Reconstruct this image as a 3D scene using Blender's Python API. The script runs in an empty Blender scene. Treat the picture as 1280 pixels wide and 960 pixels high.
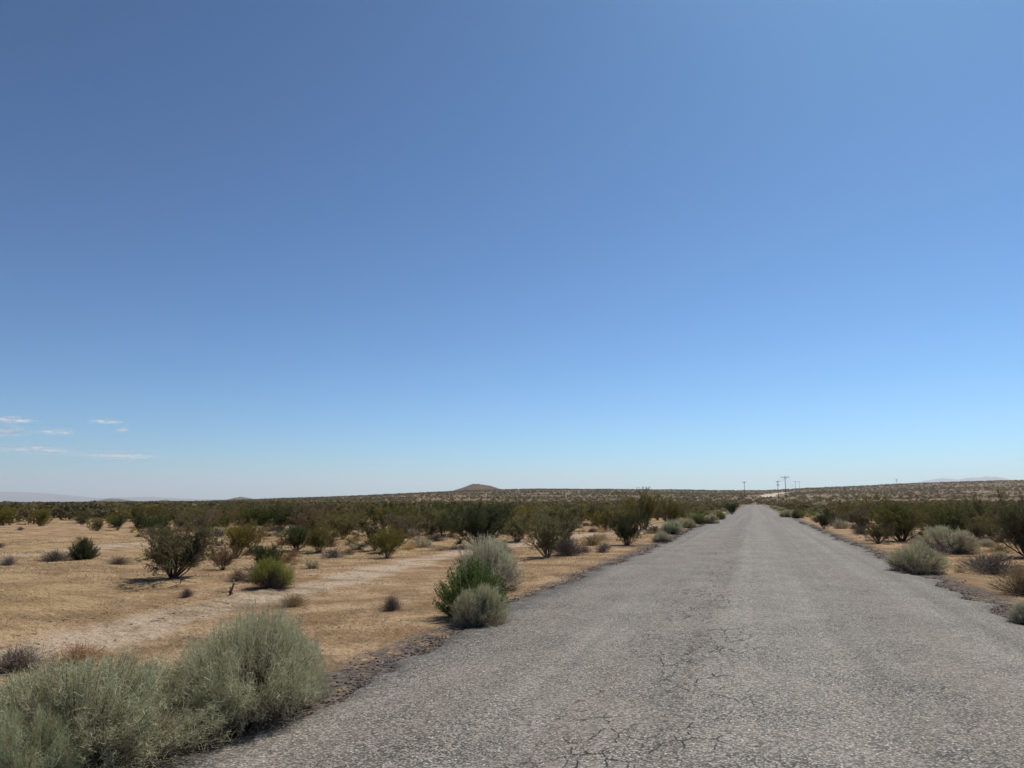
import bpy, math
import numpy as np
from mathutils import Vector

# ------------------------------------------------------------------ camera, sky, sun, exposure
scene = bpy.context.scene
COL = scene.collection
EYE = np.array([0.0, 0.0, 1.6])
PITCH, YAW, FPX = 9.4, 18.6, 888.0          # degrees up, degrees left of the road, focal length in photo pixels

cam_data = bpy.data.cameras.new('camera')
cam_data.sensor_width = 36.0
cam_data.lens = FPX / 1280 * 36.0
cam_data.clip_start, cam_data.clip_end = 0.05, 90000.0
cam = bpy.data.objects.new('camera', cam_data)
cam.location = EYE
cam.rotation_euler = (math.radians(90 + PITCH), 0, math.radians(YAW))
COL.objects.link(cam)
scene.camera = cam

SUN_AZ, SUN_EL = 20.0, 57.0                  # azimuth clockwise from +Y (along the road), elevation
world = bpy.data.worlds.new('World')
scene.world = world
world.use_nodes = True
wn, wl = world.node_tree.nodes, world.node_tree.links
bg = wn['Background']
sky = wn.new('ShaderNodeTexSky')
sky.sky_type = 'NISHITA'
sky.sun_disc = False
sky.sun_elevation = math.radians(SUN_EL)
sky.sun_rotation = math.radians(SUN_AZ)
sky.altitude = 0
sky.air_density = 0.7
sky.dust_density = 0.55
sky.ozone_density = 3.0
tint = wn.new('ShaderNodeMix')
tint.data_type, tint.blend_type = 'RGBA', 'MULTIPLY'
tint.inputs['Factor'].default_value = 1.0
tint.inputs[7].default_value = (.235, .450, .478, 1)
deepen = wn.new('ShaderNodeGamma')
deepen.inputs['Gamma'].default_value = 1.5
satur = wn.new('ShaderNodeHueSaturation')
satur.inputs['Saturation'].default_value = 1.0
wl.new(sky.outputs[0], deepen.inputs[0])
wl.new(deepen.outputs[0], satur.inputs['Color'])
wl.new(satur.outputs[0], tint.inputs[6])
wl.new(tint.outputs[2], bg.inputs[0])
bg.inputs[1].default_value = 0.1

sd = bpy.data.lights.new('sun', 'SUN')
sd.energy = 4.85
sd.angle = math.radians(0.53)
sd.color = (1.0, 0.94, 0.84)
sun = bpy.data.objects.new('sun', sd)
a, e = math.radians(SUN_AZ), math.radians(SUN_EL)
sun.rotation_euler = Vector((math.sin(a) * math.cos(e), math.cos(a) * math.cos(e), math.sin(e))).to_track_quat('Z', 'Y').to_euler()
sun.location = (20, 30, 40)
COL.objects.link(sun)

scene.view_settings.view_transform = 'Standard'
scene.view_settings.look = 'None'
scene.view_settings.exposure = 0.0
scene.view_settings.gamma = 1.0
scene.cycles.max_bounces = 6
scene.cycles.diffuse_bounces = 3
scene.cycles.transparent_max_bounces = 8
scene.cycles.volume_bounces = 4

# ------------------------------------------------------------------ helpers
rng = np.random.default_rng(11)


def unit(v):
    return v / np.maximum(np.linalg.norm(v, axis=-1, keepdims=True), 1e-9)


def smooth(a, b, x):
    t = np.clip((x - a) / (b - a), 0, 1)
    return t * t * (3 - 2 * t)


def hash2(ix, iy, seed):
    n = np.sin(ix * 127.1 + iy * 311.7 + seed * 74.7) * 43758.5453
    return n - np.floor(n)


def vnoise(x, y, seed=0):
    x, y = np.asarray(x, float), np.asarray(y, float)
    ix, iy = np.floor(x), np.floor(y)
    fx, fy = x - ix, y - iy
    fx, fy = fx * fx * (3 - 2 * fx), fy * fy * (3 - 2 * fy)
    a = hash2(ix, iy, seed) * (1 - fx) + hash2(ix + 1, iy, seed) * fx
    b = hash2(ix, iy + 1, seed) * (1 - fx) + hash2(ix + 1, iy + 1, seed) * fx
    return a * (1 - fy) + b * fy


def make_mesh(name, verts, faces, mats, mat_index=None, attrs=None, smooth_shade=False):
    """faces: (M,3) or (M,4) array, or a list of such arrays"""
    if not isinstance(faces, list):
        faces = [faces]
    faces = [f for f in faces if len(f)]
    me = bpy.data.meshes.new(name)
    verts = np.asarray(verts, np.float32)
    me.vertices.add(len(verts))
    me.vertices.foreach_set('co', verts.ravel())
    idx = np.concatenate([np.asarray(f, np.int32).ravel() for f in faces])
    sizes = np.concatenate([np.full(len(f), f.shape[1], np.int32) for f in faces])
    starts = np.concatenate([[0], np.cumsum(sizes)[:-1]]).astype(np.int32)
    me.loops.add(len(idx))
    me.loops.foreach_set('vertex_index', idx)
    me.polygons.add(len(sizes))
    me.polygons.foreach_set('loop_start', starts)
    if mat_index is not None:
        me.polygons.foreach_set('material_index', np.asarray(mat_index, np.int32))
    if smooth_shade:
        me.polygons.foreach_set('use_smooth', np.ones(len(sizes), bool))
    for k, v in (attrs or {}).items():
        at = me.attributes.new(k, 'FLOAT', 'POINT')
        at.data.foreach_set('value', np.asarray(v, np.float32))
    for m in mats:
        me.materials.append(m)
    me.update()
    me.validate()
    return me


def obj(name, me, parent=None, loc=(0, 0, 0)):
    o = bpy.data.objects.new(name, me)
    COL.objects.link(o)
    o.location = loc
    if parent is not None:
        o.parent = parent
    return o


def tag(o, label=None, cat=None, group=None, kind=None):
    for k, v in (('label', label), ('category', cat), ('group', group), ('kind', kind)):
        if v:
            o[k] = v
    return o


class Geo:
    """collects pieces into one mesh: quads only"""
    def __init__(self):
        self.v, self.f, self.n = [], [], 0

    def add(self, v, f):
        if len(v):
            self.v.append(v)
            self.f.append(np.asarray(f) + self.n)
            self.n += len(v)

    def verts(self):
        return np.concatenate(self.v) if self.v else np.zeros((0, 3))

    def faces(self):
        return np.concatenate(self.f) if self.f else np.zeros((0, 4), int)


def blades(P0, P1, w, g, r, taper=0.35):
    """thin tapering leaf strips from P0 to P1"""
    n = len(P0)
    if n == 0:
        return
    side = unit(np.cross(P1 - P0, r.normal(size=(n, 3)))) * (np.broadcast_to(w, (n,))[:, None] / 2)
    v = np.stack([P0 - side * .7, P0 + side * .7, P1 + side * taper, P1 - side * taper], 1).reshape(-1, 3)
    g.add(v, np.arange(n * 4).reshape(n, 4))


def leaves(C, d, l, w, g, r):
    """small diamond leaves centred at C pointing along d"""
    n = len(C)
    if n == 0:
        return
    u = unit(d)
    s = unit(np.cross(u, r.normal(size=(n, 3)))) * (np.broadcast_to(w, (n,))[:, None] / 2)
    u = u * (np.broadcast_to(l, (n,))[:, None] / 2)
    v = np.stack([C - u, C + s, C + u, C - s], 1).reshape(-1, 3)
    g.add(v, np.arange(n * 4).reshape(n, 4))


def tubes(A, B, ra, rb, g, sides=3):
    n = len(A)
    if n == 0:
        return
    ax = unit(B - A)
    ref = np.where(np.abs(ax[:, 2:3]) > .9, np.array([[1., 0, 0]]), np.array([[0, 0, 1.]]))
    u = unit(np.cross(ax, ref))
    w = np.cross(ax, u)
    ra, rb = np.broadcast_to(ra, (n,))[:, None], np.broadcast_to(rb, (n,))[:, None]
    ring0, ring1 = [], []
    for k in range(sides):
        t = 2 * math.pi * k / sides
        c = u * math.cos(t) + w * math.sin(t)
        ring0.append(A + c * ra)
        ring1.append(B + c * rb)
    v = np.stack(ring0 + ring1, 1).reshape(-1, 3)
    base = np.arange(n)[:, None] * (2 * sides)
    f = np.concatenate([base + np.array([[k, (k + 1) % sides, sides + (k + 1) % sides, sides + k]]) for k in range(sides)])
    g.add(v, f)


# ------------------------------------------------------------------ materials
def mat_new(name):
    m = bpy.data.materials.new(name)
    m.use_nodes = True
    nt = m.node_tree
    nt.nodes.clear()
    out = nt.nodes.new('ShaderNodeOutputMaterial')
    return m, nt, out


class N:
    """small node-writing helper"""
    def __init__(self, nt):
        self.nt = nt

    def node(self, t, **kw):
        n = self.nt.nodes.new(t)
        for k, v in kw.items():
            setattr(n, k, v)
        return n

    def put(self, sock, val):
        if hasattr(val, 'is_output') or isinstance(val, bpy.types.NodeSocket):
            self.nt.links.new(val, sock)
        elif val is not None:
            if sock.type == 'RGBA' and len(val) == 3:
                val = (*val, 1)
            sock.default_value = val

    def math(self, op, a, b=None, c=None, clamp=False):
        n = self.node('ShaderNodeMath', operation=op, use_clamp=clamp)
        self.put(n.inputs[0], a)
        if b is not None:
            self.put(n.inputs[1], b)
        if c is not None:
            self.put(n.inputs[2], c)
        return n.outputs[0]

    def noise(self, vec, scale, detail=4, rough=.55, dist=0):
        n = self.node('ShaderNodeTexNoise')
        self.put(n.inputs['Vector'], vec)
        n.inputs['Scale'].default_value = scale
        n.inputs['Detail'].default_value = detail
        n.inputs['Roughness'].default_value = rough
        n.inputs['Distortion'].default_value = dist
        return n.outputs[0]

    def voronoi(self, vec, scale, feature='F1', out='Distance', rand=1):
        n = self.node('ShaderNodeTexVoronoi', feature=feature)
        self.put(n.inputs['Vector'], vec)
        n.inputs['Scale'].default_value = scale
        n.inputs['Randomness'].default_value = rand
        return n.outputs[out]

    def ramp(self, v, a, b, lo=0., hi=1.):
        n = self.node('ShaderNodeMapRange', interpolation_type='SMOOTHSTEP')
        self.put(n.inputs[0], v)
        self.put(n.inputs[1], a)
        self.put(n.inputs[2], b)
        n.inputs[3].default_value = lo
        n.inputs[4].default_value = hi
        return n.outputs[0]

    def mix(self, f, a, b, blend='MIX'):
        n = self.node('ShaderNodeMix', data_type='RGBA', blend_type=blend)
        self.put(n.inputs['Factor'], f)
        self.put(n.inputs[6], a)
        self.put(n.inputs[7], b)
        return n.outputs[2]

    def coords(self):
        return self.node('ShaderNodeTexCoord').outputs['Object']

    def xyz(self, v):
        n = self.node('ShaderNodeSeparateXYZ')
        self.put(n.inputs[0], v)
        return n.outputs

    def scaled(self, v, s):
        n = self.node('ShaderNodeMapping')
        self.put(n.inputs[0], v)
        n.inputs['Scale'].default_value = s
        return n.outputs[0]

    def bump(self, h, strength, dist):
        n = self.node('ShaderNodeBump')
        self.put(n.inputs['Height'], h)
        n.inputs['Strength'].default_value = strength
        n.inputs['Distance'].default_value = dist
        return n.outputs[0]

    def diffuse(self, out, color, normal=None, rough=1.0, spec=.15):
        p = self.node('ShaderNodeBsdfPrincipled')
        self.put(p.inputs['Base Color'], color)
        p.inputs['Roughness'].default_value = rough
        p.inputs['Specular IOR Level'].default_value = spec
        if normal is not None:
            self.put(p.inputs['Normal'], normal)
        self.nt.links.new(p.outputs[0], out.inputs[0])
        return p


def leaf_material(name, c1, c2, trans=.3, vary=.25, tint_attr=False, patch=None):
    """leaf colour varies leaf by leaf and plant by plant"""
    m, nt, out = mat_new(name)
    n = N(nt)
    geo = n.node('ShaderNodeNewGeometry')
    inf = n.node('ShaderNodeObjectInfo')
    col = n.mix(geo.outputs['Random Per Island'], c1, c2)
    if patch:                                        # whole sprays gone dry
        col = n.mix(n.ramp(n.noise(n.coords(), 3.2, 4, .6), .47, .68), col, n.mix(geo.outputs['Random Per Island'], *patch))
    rnd = n.node('ShaderNodeAttribute', attribute_name='tint').outputs['Fac'] if tint_attr else inf.outputs['Random']
    hsv = n.node('ShaderNodeHueSaturation')
    n.put(hsv.inputs['Hue'], n.math('MULTIPLY_ADD', rnd, -.03, .515))
    n.put(hsv.inputs['Value'], n.math('MULTIPLY_ADD', n.math('FRACT', n.math('MULTIPLY', rnd, 7.3)), 2 * vary, 1 - vary))
    n.put(hsv.inputs['Saturation'], n.math('MULTIPLY_ADD', n.math('FRACT', n.math('MULTIPLY', rnd, 3.7)), .4, .75))
    n.put(hsv.inputs['Color'], col)
    d = n.node('ShaderNodeBsdfDiffuse')
    t = n.node('ShaderNodeBsdfTranslucent')
    n.put(d.inputs[0], hsv.outputs[0])
    n.put(t.inputs[0], hsv.outputs[0])
    mx = n.node('ShaderNodeMixShader')
    mx.inputs[0].default_value = trans
    nt.links.new(d.outputs[0], mx.inputs[1])
    nt.links.new(t.outputs[0], mx.inputs[2])
    nt.links.new(mx.outputs[0], out.inputs[0])
    return m


def plain_material(name, c1, c2, scale=30, rough=.9):
    m, nt, out = mat_new(name)
    n = N(nt)
    c = n.coords()
    f = n.noise(c, scale, 4)
    n.diffuse(out, n.mix(n.ramp(f, .35, .65), c1, c2), n.bump(f, .4, .01), rough)
    return m


M = {}
M['creosote'] = leaf_material('creosote_leaf', (.108, .104, .028), (.228, .198, .066), .42, .28)
M['creosote_far'] = leaf_material('scrub_leaf', (.11, .094, .036), (.215, .17, .076), .35, .35, True)
M['dark_green'] = leaf_material('dark_green_leaf', (.045, .062, .017), (.098, .115, .034), .35, .15)
M['bright_green'] = leaf_material('bright_green_leaf', (.055, .12, .014), (.17, .25, .04), .4, .1)
M['lime'] = leaf_material('yellow_green_leaf', (.15, .17, .05), (.29, .30, .105), .35, .15)
M['sage'] = leaf_material('sage_leaf', (.325, .33, .195), (.69, .67, .43), .24, .06, patch=((.27, .20, .12), (.58, .47, .31)))
M['pale_sage'] = leaf_material('pale_sage_leaf', (.37, .355, .21), (.70, .65, .42), .24, .06, patch=((.28, .20, .13), (.54, .42, .29)))
M['green_sage'] = leaf_material('green_sage_leaf', (.30, .34, .195), (.60, .62, .38), .22, .06, patch=((.30, .26, .13), (.54, .48, .29)))
M['dry'] = leaf_material('dry_twig', (.17, .11, .058), (.36, .25, .135), .2, .35)
M['dry_grey'] = leaf_material('grey_dry_twig', (.13, .105, .085), (.25, .21, .175), .1, .25)
M['straw'] = leaf_material('straw', (.36, .24, .09), (.52, .37, .16), .3, .2)
M['rust'] = leaf_material('rust_straw', (.36, .19, .06), (.54, .32, .11), .3, .1)
M['stem'] = plain_material('stem_bark', (.07, .052, .038), (.15, .115, .085), 60)
M['grey_stem'] = plain_material('grey_stem_bark', (.17, .125, .09), (.33, .25, .19), 60)
M['dead_wood'] = plain_material('dead_wood', (.05, .038, .028), (.11, .085, .065), 40)
M['pole_wood'] = plain_material('pole_wood', (.06, .045, .035), (.11, .085, .065), 3)
M['wire'] = plain_material('wire_metal', (.05, .05, .055), (.08, .08, .085), 3, .5)
M['insulator'] = plain_material('insulator_glaze', (.16, .15, .14), (.22, .21, .2), 3, .4)


def ground_material():
    m, nt, out = mat_new('desert_ground')
    n = N(nt)
    c = n.coords()
    x, y, z = n.xyz(c)
    big = n.noise(c, .09, 5, .6)
    mid = n.noise(c, .9, 6, .62)
    fine = n.noise(c, 14, 5, .65)
    grit = n.noise(c, 70, 3, .7)
    sand = n.mix(n.ramp(mid, .34, .64), (.27, .168, .088), (.45, .31, .185))
    grass = n.mix(n.ramp(fine, .3, .7), (.335, .235, .102), (.46, .34, .165))
    zone = n.node('ShaderNodeAttribute', attribute_name='grass').outputs['Fac']
    gm = n.ramp(n.math('ADD', n.math('ADD', zone, n.math('MULTIPLY', mid, .7)), n.math('MULTIPLY', big, .7)), .85, 1.25)
    col = n.mix(gm, sand, grass)
    # bare wheel track
    tr = n.node('ShaderNodeAttribute', attribute_name='track').outputs['Fac']
    tm = n.ramp(n.math('ADD', tr, n.math('MULTIPLY_ADD', fine, .9, n.math('MULTIPLY', mid, .9))), 1.05, 1.6)
    col = n.mix(tm, col, n.mix(fine, (.41, .305, .21), (.55, .43, .315)))
    # flecks: litter and clods
    fl = n.voronoi(c, 6.5)
    flm = n.math('MULTIPLY', n.ramp(fl, .06, .17, 1, 0), n.ramp(n.noise(c, 1.7, 3), .48, .62))
    col = n.mix(n.math('MULTIPLY', flm, .75), col, (.085, .058, .036))
    streak = n.noise(n.scaled(c, (3.2, 8, 1)), 2.2, 5, .7)
    col = n.mix(n.ramp(streak, .56, .74), col, (.17, .115, .065))
    brown = n.noise(n.scaled(c, (.55, 1, 1)), 1.1, 8, .72)
    col = n.mix(n.math('MULTIPLY', n.ramp(brown, .47, .64), .72), col, (.20, .135, .075))
    speck = n.noise(c, 26, 4, .75)
    col = n.mix(n.math('MULTIPLY', n.ramp(speck, .57, .68), .7), col, (.10, .066, .036))
    col = n.mix(n.ramp(grit, .58, .75), col, (.42, .34, .25))
    col = n.mix(n.math('MULTIPLY', n.ramp(grit, .25, .42, 1, 0), .7), col, (.12, .085, .055))
    # ruined asphalt and gravel beside the pavement
    ax = n.math('ABSOLUTE', n.math('ADD', x, .03))
    wob = n.math('MULTIPLY_ADD', n.noise(c, .55, 4), 1.0, n.math('MULTIPLY', fine, .5))
    sh = n.ramp(n.math('SUBTRACT', ax, wob), 3.0, 3.55, 1, 0)
    sh = n.math('MULTIPLY', sh, n.node('ShaderNodeAttribute', attribute_name='shoulder').outputs['Fac'])
    gv = n.voronoi(c, 30, out='Color')
    gcol = n.mix(n.xyz(gv)[0], (.055, .047, .043), (.21, .175, .15))
    col = n.mix(n.math('MULTIPLY', sh, n.ramp(n.noise(c, 5, 4, .7), .33, .5)), col, gcol)
    # far plain: red brown soil
    far = n.node('ShaderNodeAttribute', attribute_name='far').outputs['Fac']
    soil = n.mix(n.ramp(n.noise(c, .012, 6, .65), .38, .62), (.135, .092, .060), (.225, .158, .100))
    col = n.mix(far, col, soil)
    h = n.math('ADD', n.math('MULTIPLY', fine, 1.0), n.math('MULTIPLY', grit, .35))
    h = n.math('ADD', h, n.math('MULTIPLY', n.noise(c, 3.6, 6, .68), 3.2))
    h = n.math('ADD', h, n.math('MULTIPLY', n.voronoi(c, 11), -.7))
    nb = n.bump(h, .9, .045)
    n.diffuse(out, col, nb, 1.0, .05)
    return m


def road_material():
    m, nt, out = mat_new('worn_chip_seal')
    n = N(nt)
    c = n.coords()
    x, y, z = n.xyz(c)
    long = n.noise(n.scaled(c, (2.4, .018, 1)), 1.0, 5, .6)
    lane = n.noise(n.scaled(c, (.9, .02, 1)), 1.0, 3, .5)
    blot = n.noise(n.scaled(c, (1, .3, 1)), 1.4, 6, .65)
    base = n.mix(n.ramp(long, .3, .7), (.190, .172, .145), (.282, .256, .220))
    base = n.mix(n.math('MULTIPLY', n.ramp(lane, .42, .62), .75), base, (.225, .195, .163))
    base = n.mix(n.math('MULTIPLY', n.ramp(blot, .52, .75), .4), base, (.15, .137, .124))
    # paler worn strip along the crown
    crown = n.ramp(n.math('ABSOLUTE', n.math('ADD', n.math('SUBTRACT', x, .1), n.math('MULTIPLY', n.math('SUBTRACT', long, .5), 1.2))), .15, .9, 1, 0)
    base = n.mix(n.math('MULTIPLY', crown, .55), base, (.285, .26, .226))
    # stone chips with dark binder between
    chip = n.voronoi(c, 62, out='Color')
    cd = n.voronoi(c, 62)
    cr = n.xyz(chip)
    col = n.mix(.85, base, n.mix(cr[0], (.30, .29, .28), (1.56, 1.54, 1.52)), 'MULTIPLY')
    wear = n.noise(c, .8, 5, .65)
    gap = n.ramp(n.math('ADD', cd, n.math('MULTIPLY', n.noise(c, 9, 4, .7), .5)), .72, .95)
    col = n.mix(n.math('MULTIPLY', gap, n.ramp(wear, .35, .65, .35, .95)), col, (.045, .041, .038))
    white = n.math('MULTIPLY', n.math('GREATER_THAN', cr[1], .962), n.ramp(cd, .25, .5, 1, 0))
    col = n.mix(white, col, (.62, .60, .57))
    # larger clusters of missing stone
    pit = n.noise(c, 19, 4, .75)
    zone = n.math('MAXIMUM', n.ramp(n.math('ABSOLUTE', n.math('ADD', x, .68)), .05, .45, .06, 0), n.ramp(x, -3.4, -1.7, .075, 0))
    pitm = n.math('MULTIPLY', n.ramp(n.math('ADD', pit, zone), .60, .69), n.ramp(n.math('ADD', zone, n.noise(n.scaled(c, (1, .25, 1)), 1.3, 4)), .42, .6))
    col = n.mix(n.math('MULTIPLY', pitm, .85), col, (.055, .05, .046))
    # cracks: left wheel path above all
    dn = n.node('ShaderNodeTexNoise')
    n.put(dn.inputs['Vector'], c)
    dn.inputs['Scale'].default_value = 3.2
    dn.inputs['Detail'].default_value = 5
    warp = n.mix(.22, c, dn.outputs['Color'], 'ADD')
    ce = n.voronoi(n.scaled(warp, (2.2, .9, 1)), 2.7, 'DISTANCE_TO_EDGE')
    path = n.ramp(n.math('ABSOLUTE', n.math('ADD', x, .75)), .25, 1.15, 1, 0)
    path2 = n.ramp(n.math('ABSOLUTE', n.math('SUBTRACT', x, 1.35)), .1, .5, .45, 0)
    path = n.math('MAXIMUM', path, path2)
    patchy = n.math('MULTIPLY', n.ramp(n.noise(n.scaled(c, (1, .5, 1)), 1.5, 4, .6), .45, .56), n.ramp(n.noise(c, 9, 4, .75), .44, .53))
    crack = n.math('MULTIPLY', n.ramp(ce, .012, .045, 1, 0), n.math('MULTIPLY', path, patchy))
    col = n.mix(n.math('MULTIPLY', crack, .97), col, (.022, .02, .018))
    # crumbled dark margins
    ax = n.math('ABSOLUTE', n.math('ADD', x, .03))
    edge = n.ramp(n.math('ADD', ax, n.math('MULTIPLY', n.noise(c, .7, 5, .65), .9)), 3.45, 4.05)
    col = n.mix(n.math('MULTIPLY', n.math('MULTIPLY', edge, .8), n.ramp(n.noise(c, 7, 4, .7), .35, .55)), col, (.075, .066, .06))
    h = n.math('SUBTRACT', n.math('MULTIPLY', n.math('SUBTRACT', 1, cd), .6), n.math('ADD', n.math('MULTIPLY', pitm, .8), n.math('MULTIPLY', crack, 2)))
    n.diffuse(out, col, n.bump(h, .8, .008), .85, .25)
    return m


def rock_material(name, c1, c2, scale):
    m, nt, out = mat_new(name)
    n = N(nt)
    c = n.coords()
    f = n.noise(c, scale, 6, .65)
    n.diffuse(out, n.mix(n.ramp(f, .35, .65), c1, c2), None, 1, .05)
    return m


def island_material(name, c1, c2, rough=1.0):
    m, nt, out = mat_new(name)
    n = N(nt)
    g = n.node('ShaderNodeNewGeometry')
    n.diffuse(out, n.mix(g.outputs['Random Per Island'], c1, c2), None, rough, .1)
    return m


M['ground'] = ground_material()
M['road'] = road_material()
M['hill'] = rock_material('hill_rock', (.088, .058, .042), (.155, .105, .078), .05)
M['dark_hill'] = rock_material('dark_hill_rock', (.07, .055, .045), (.11, .09, .075), .01)
M['mountain'] = rock_material('mountain_rock', (.055, .060, .068), (.10, .105, .115), .001)
M['pale_road'] = rock_material('pale_gravel', (.42, .35, .28), (.52, .45, .37), .3)
M['crumb'] = island_material('asphalt_crumb', (.03, .027, .025), (.14, .12, .105))
M['clod'] = island_material('clod', (.10, .07, .045), (.36, .28, .20))

# ------------------------------------------------------------------ terrain
# direction maths of the photograph's camera, used to find where on the ground a thing stands
py_, yy_ = math.radians(PITCH), math.radians(YAW)
FWD = np.array([-math.sin(yy_) * math.cos(py_), math.cos(yy_) * math.cos(py_), math.sin(py_)])
RIGHT = np.array([math.cos(yy_), math.sin(yy_), 0])
UP = np.cross(RIGHT, FWD)
HF = np.array([-math.sin(yy_), math.cos(yy_)])      # horizontal heading


def azimuth_tan(px):
    """tangent of the angle right of the camera heading for a photo column at the horizon"""
    return (np.asarray(px, float) - 640) / FPX * math.cos(py_)


# skyline of the far rise: photo column -> metres of rise per metre of distance
SKY_PX = np.array([-900, 60, 170, 240, 320, 400, 480, 560, 600, 700, 800, 900, 955, 1000, 1080, 1150, 1280, 1700, 2500])
SKY_DY = np.array([0, -.8, .2, .6, 2.6, 5.5, 9.5, 12.6, 14.0, 14.6, 14.2, 13.4, 13.2, 15.5, 17.5, 20, 23.3, 26, 26])
SKY_AZ = np.arctan(azimuth_tan(SKY_PX))
R0, RC = 250.0, 1500.0
_rs = np.linspace(R0, RC, 200)
_S = smooth(R0, RC, _rs)
SMAX = (_S / _rs).max()


def rise(x, y):
    r = np.hypot(x, y)
    az = np.arctan2(x * RIGHT[0] + y * RIGHT[1], x * HF[0] + y * HF[1])
    s = np.interp(az, SKY_AZ, SKY_DY) / FPX * np.cos(py_) * np.cos(az)
    back = np.where(np.abs(az) > 1.3, np.clip((1.9 - np.abs(az)) / .6, 0, 1), 1)
    s = (s + 1.6 / 1250 * np.clip(s / .004, 0, 1)) * back
    prof = smooth(R0, RC, r) * (1 - .8 * smooth(RC, 9000, r))
    return s / SMAX * prof


def ground_z(x, y):
    x, y = np.asarray(x, float), np.asarray(y, float)
    r = np.hypot(x, y)
    off = smooth(3.7 + .012 * np.abs(y), 8 + .03 * np.abs(y), np.abs(x))
    bump = (vnoise(x / 7, y / 7, 1) - .5) * .34 + (vnoise(x / 2.3, y / 2.3, 2) - .5) * .10 + (vnoise(x / .7, y / .7, 3) - .5) * .035
    roll = (vnoise(x / 60, y / 60, 4) - .5) * 1.2 * smooth(40, 150, r)
    farroll = (vnoise(x / 320, y / 320, 5) - .5) * 7 * smooth(500, 1200, r) * np.clip(rise(x, y) / 12, 0, 1)
    return -.03 + off * (bump + roll - .06) + farroll + rise(x, y)


def hit(px, py):
    """the ground point seen at a pixel of the photograph"""
    d = FWD + RIGHT * (px - 640) / FPX + UP * (480 - py) / FPX
    t = 1.0
    while t < 4000:
        p = EYE + d * t
        if p[2] <= ground_z(p[0], p[1]):
            break
        t *= 1.004
    lo, hi = t / 1.004, t
    for _ in range(18):
        mid = (lo + hi) / 2
        p = EYE + d * mid
        if p[2] <= ground_z(p[0], p[1]):
            hi = mid
        else:
            lo = mid
    return EYE + d * hi


TRACK_PX = [(-140, 850), (0, 829), (120, 793), (260, 763), (380, 735), (480, 711), (560, 694), (640, 682), (720, 670), (800, 662), (850, 654)]
TRACK = np.array([hit(*p)[:2] for p in TRACK_PX])
TRACK2 = np.array([hit(*p)[:2] for p in [(-200, 705), (0, 694), (130, 683), (260, 674)]])


def poly_dist(x, y, P):
    best = np.full(np.shape(x), 1e9)
    for a, b in zip(P[:-1], P[1:]):
        d = b - a
        t = np.clip(((x - a[0]) * d[0] + (y - a[1]) * d[1]) / (d @ d), 0, 1)
        best = np.minimum(best, np.hypot(x - a[0] - d[0] * t, y - a[1] - d[1] * t))
    return best


# ground: one polar sheet out to 24 km
front = np.arange(-62, 62.01, .3)
rest = np.arange(64, 298, 3.0)
ang = np.radians(np.concatenate([front, rest]))
radii = [.5]
while radii[-1] < 24000:
    radii.append(radii[-1] * (1.03 if radii[-1] < 60 else 1.05))
radii = np.array(radii)
NA, NR = len(ang), len(radii)
A_, R_ = np.meshgrid(ang, radii)
hx, hy = -math.sin(yy_), math.cos(yy_)
GX = R_ * (np.cos(A_) * hx + np.sin(A_) * RIGHT[0])
GY = R_ * (np.cos(A_) * hy + np.sin(A_) * RIGHT[1])
gx, gy = np.append(GX.ravel(), 0), np.append(GY.ravel(), 0)
gz = ground_z(gx, gy)
i, j = np.meshgrid(np.arange(NR - 1), np.arange(NA), indexing='ij')
i, j = i.ravel(), j.ravel()
j2 = (j + 1) % NA
quads = np.stack([i * NA + j, (i + 1) * NA + j, (i + 1) * NA + j2, i * NA + j2], 1)
jj = np.arange(NA)
tris = np.stack([np.full(NA, NR * NA), jj, (jj + 1) % NA], 1)
gr = np.hypot(gx, gy)
wob = (vnoise(gx / .8, gy / .8, 8) - .5) * .5
td = poly_dist(gx, gy, TRACK) + wob
t2 = poly_dist(gx, gy, TRACK2) + wob
track_a = np.maximum(np.exp(-(td / .62) ** 2), .7 * np.exp(-(t2 / 1.1) ** 2))
left_zone = smooth(-7, -12, gx) * smooth(60, 30, gr)
grass_a = .25 * left_zone + .15 * smooth(5.5, 4.2, np.abs(gx)) * smooth(9, 14, gy)
far_a = smooth(180, 420, gr)
ground = obj('ground', make_mesh('ground', np.stack([gx, gy, gz], 1), [quads, tris], [M['ground']], smooth_shade=True,
                                 attrs={'track': track_a, 'grass': grass_a, 'far': far_a, 'shoulder': smooth(420, 300, gr)}))
tag(ground, 'tan desert floor of sand and dry grass', kind='structure')

# road: a worn, slightly crowned chip-seal strip with ragged edges
ys = [-12.0]
while ys[-1] < 330:
    ys.append(ys[-1] + (.12 if ys[-1] < 14 else .12 + (ys[-1] - 14) * .012))
ys = np.array(ys)
fr = np.array([-1, -.99, -.93, -.8, -.5, 0, .5, .8, .93, .99, 1])
rag_l = (vnoise(ys / .9, ys * 0, 21) - .5) * .42 + (vnoise(ys / .26, ys * 0, 22) - .5) * .26 + (vnoise(ys / 6, ys * 0, 25) - .5) * .35
rag_r = (vnoise(ys / .9, ys * 0, 23) - .5) * .42 + (vnoise(ys / .26, ys * 0, 24) - .5) * .26 + (vnoise(ys / 6, ys * 0, 26) - .5) * .3
wl_, wr_ = 3.52 + rag_l, 3.42 + rag_r
X = np.where(fr[None] < 0, fr[None] * wl_[:, None], fr[None] * wr_[:, None])
Y = np.repeat(ys[:, None], len(fr), 1)
Z = rise(X, Y) + .05 * (1 - fr[None] ** 2) - .012 + np.where(np.abs(fr[None]) > .995, -.06, 0) + (vnoise(X / 3, Y / 5, 27) - .5) * .02 * (np.abs(fr[None]) < .97)
k = len(fr)
i, j = np.meshgrid(np.arange(len(ys) - 1), np.arange(k - 1), indexing='ij')
i, j = i.ravel(), j.ravel()
q = np.stack([i * k + j, i * k + j + 1, (i + 1) * k + j + 1, (i + 1) * k + j], 1)
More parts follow.
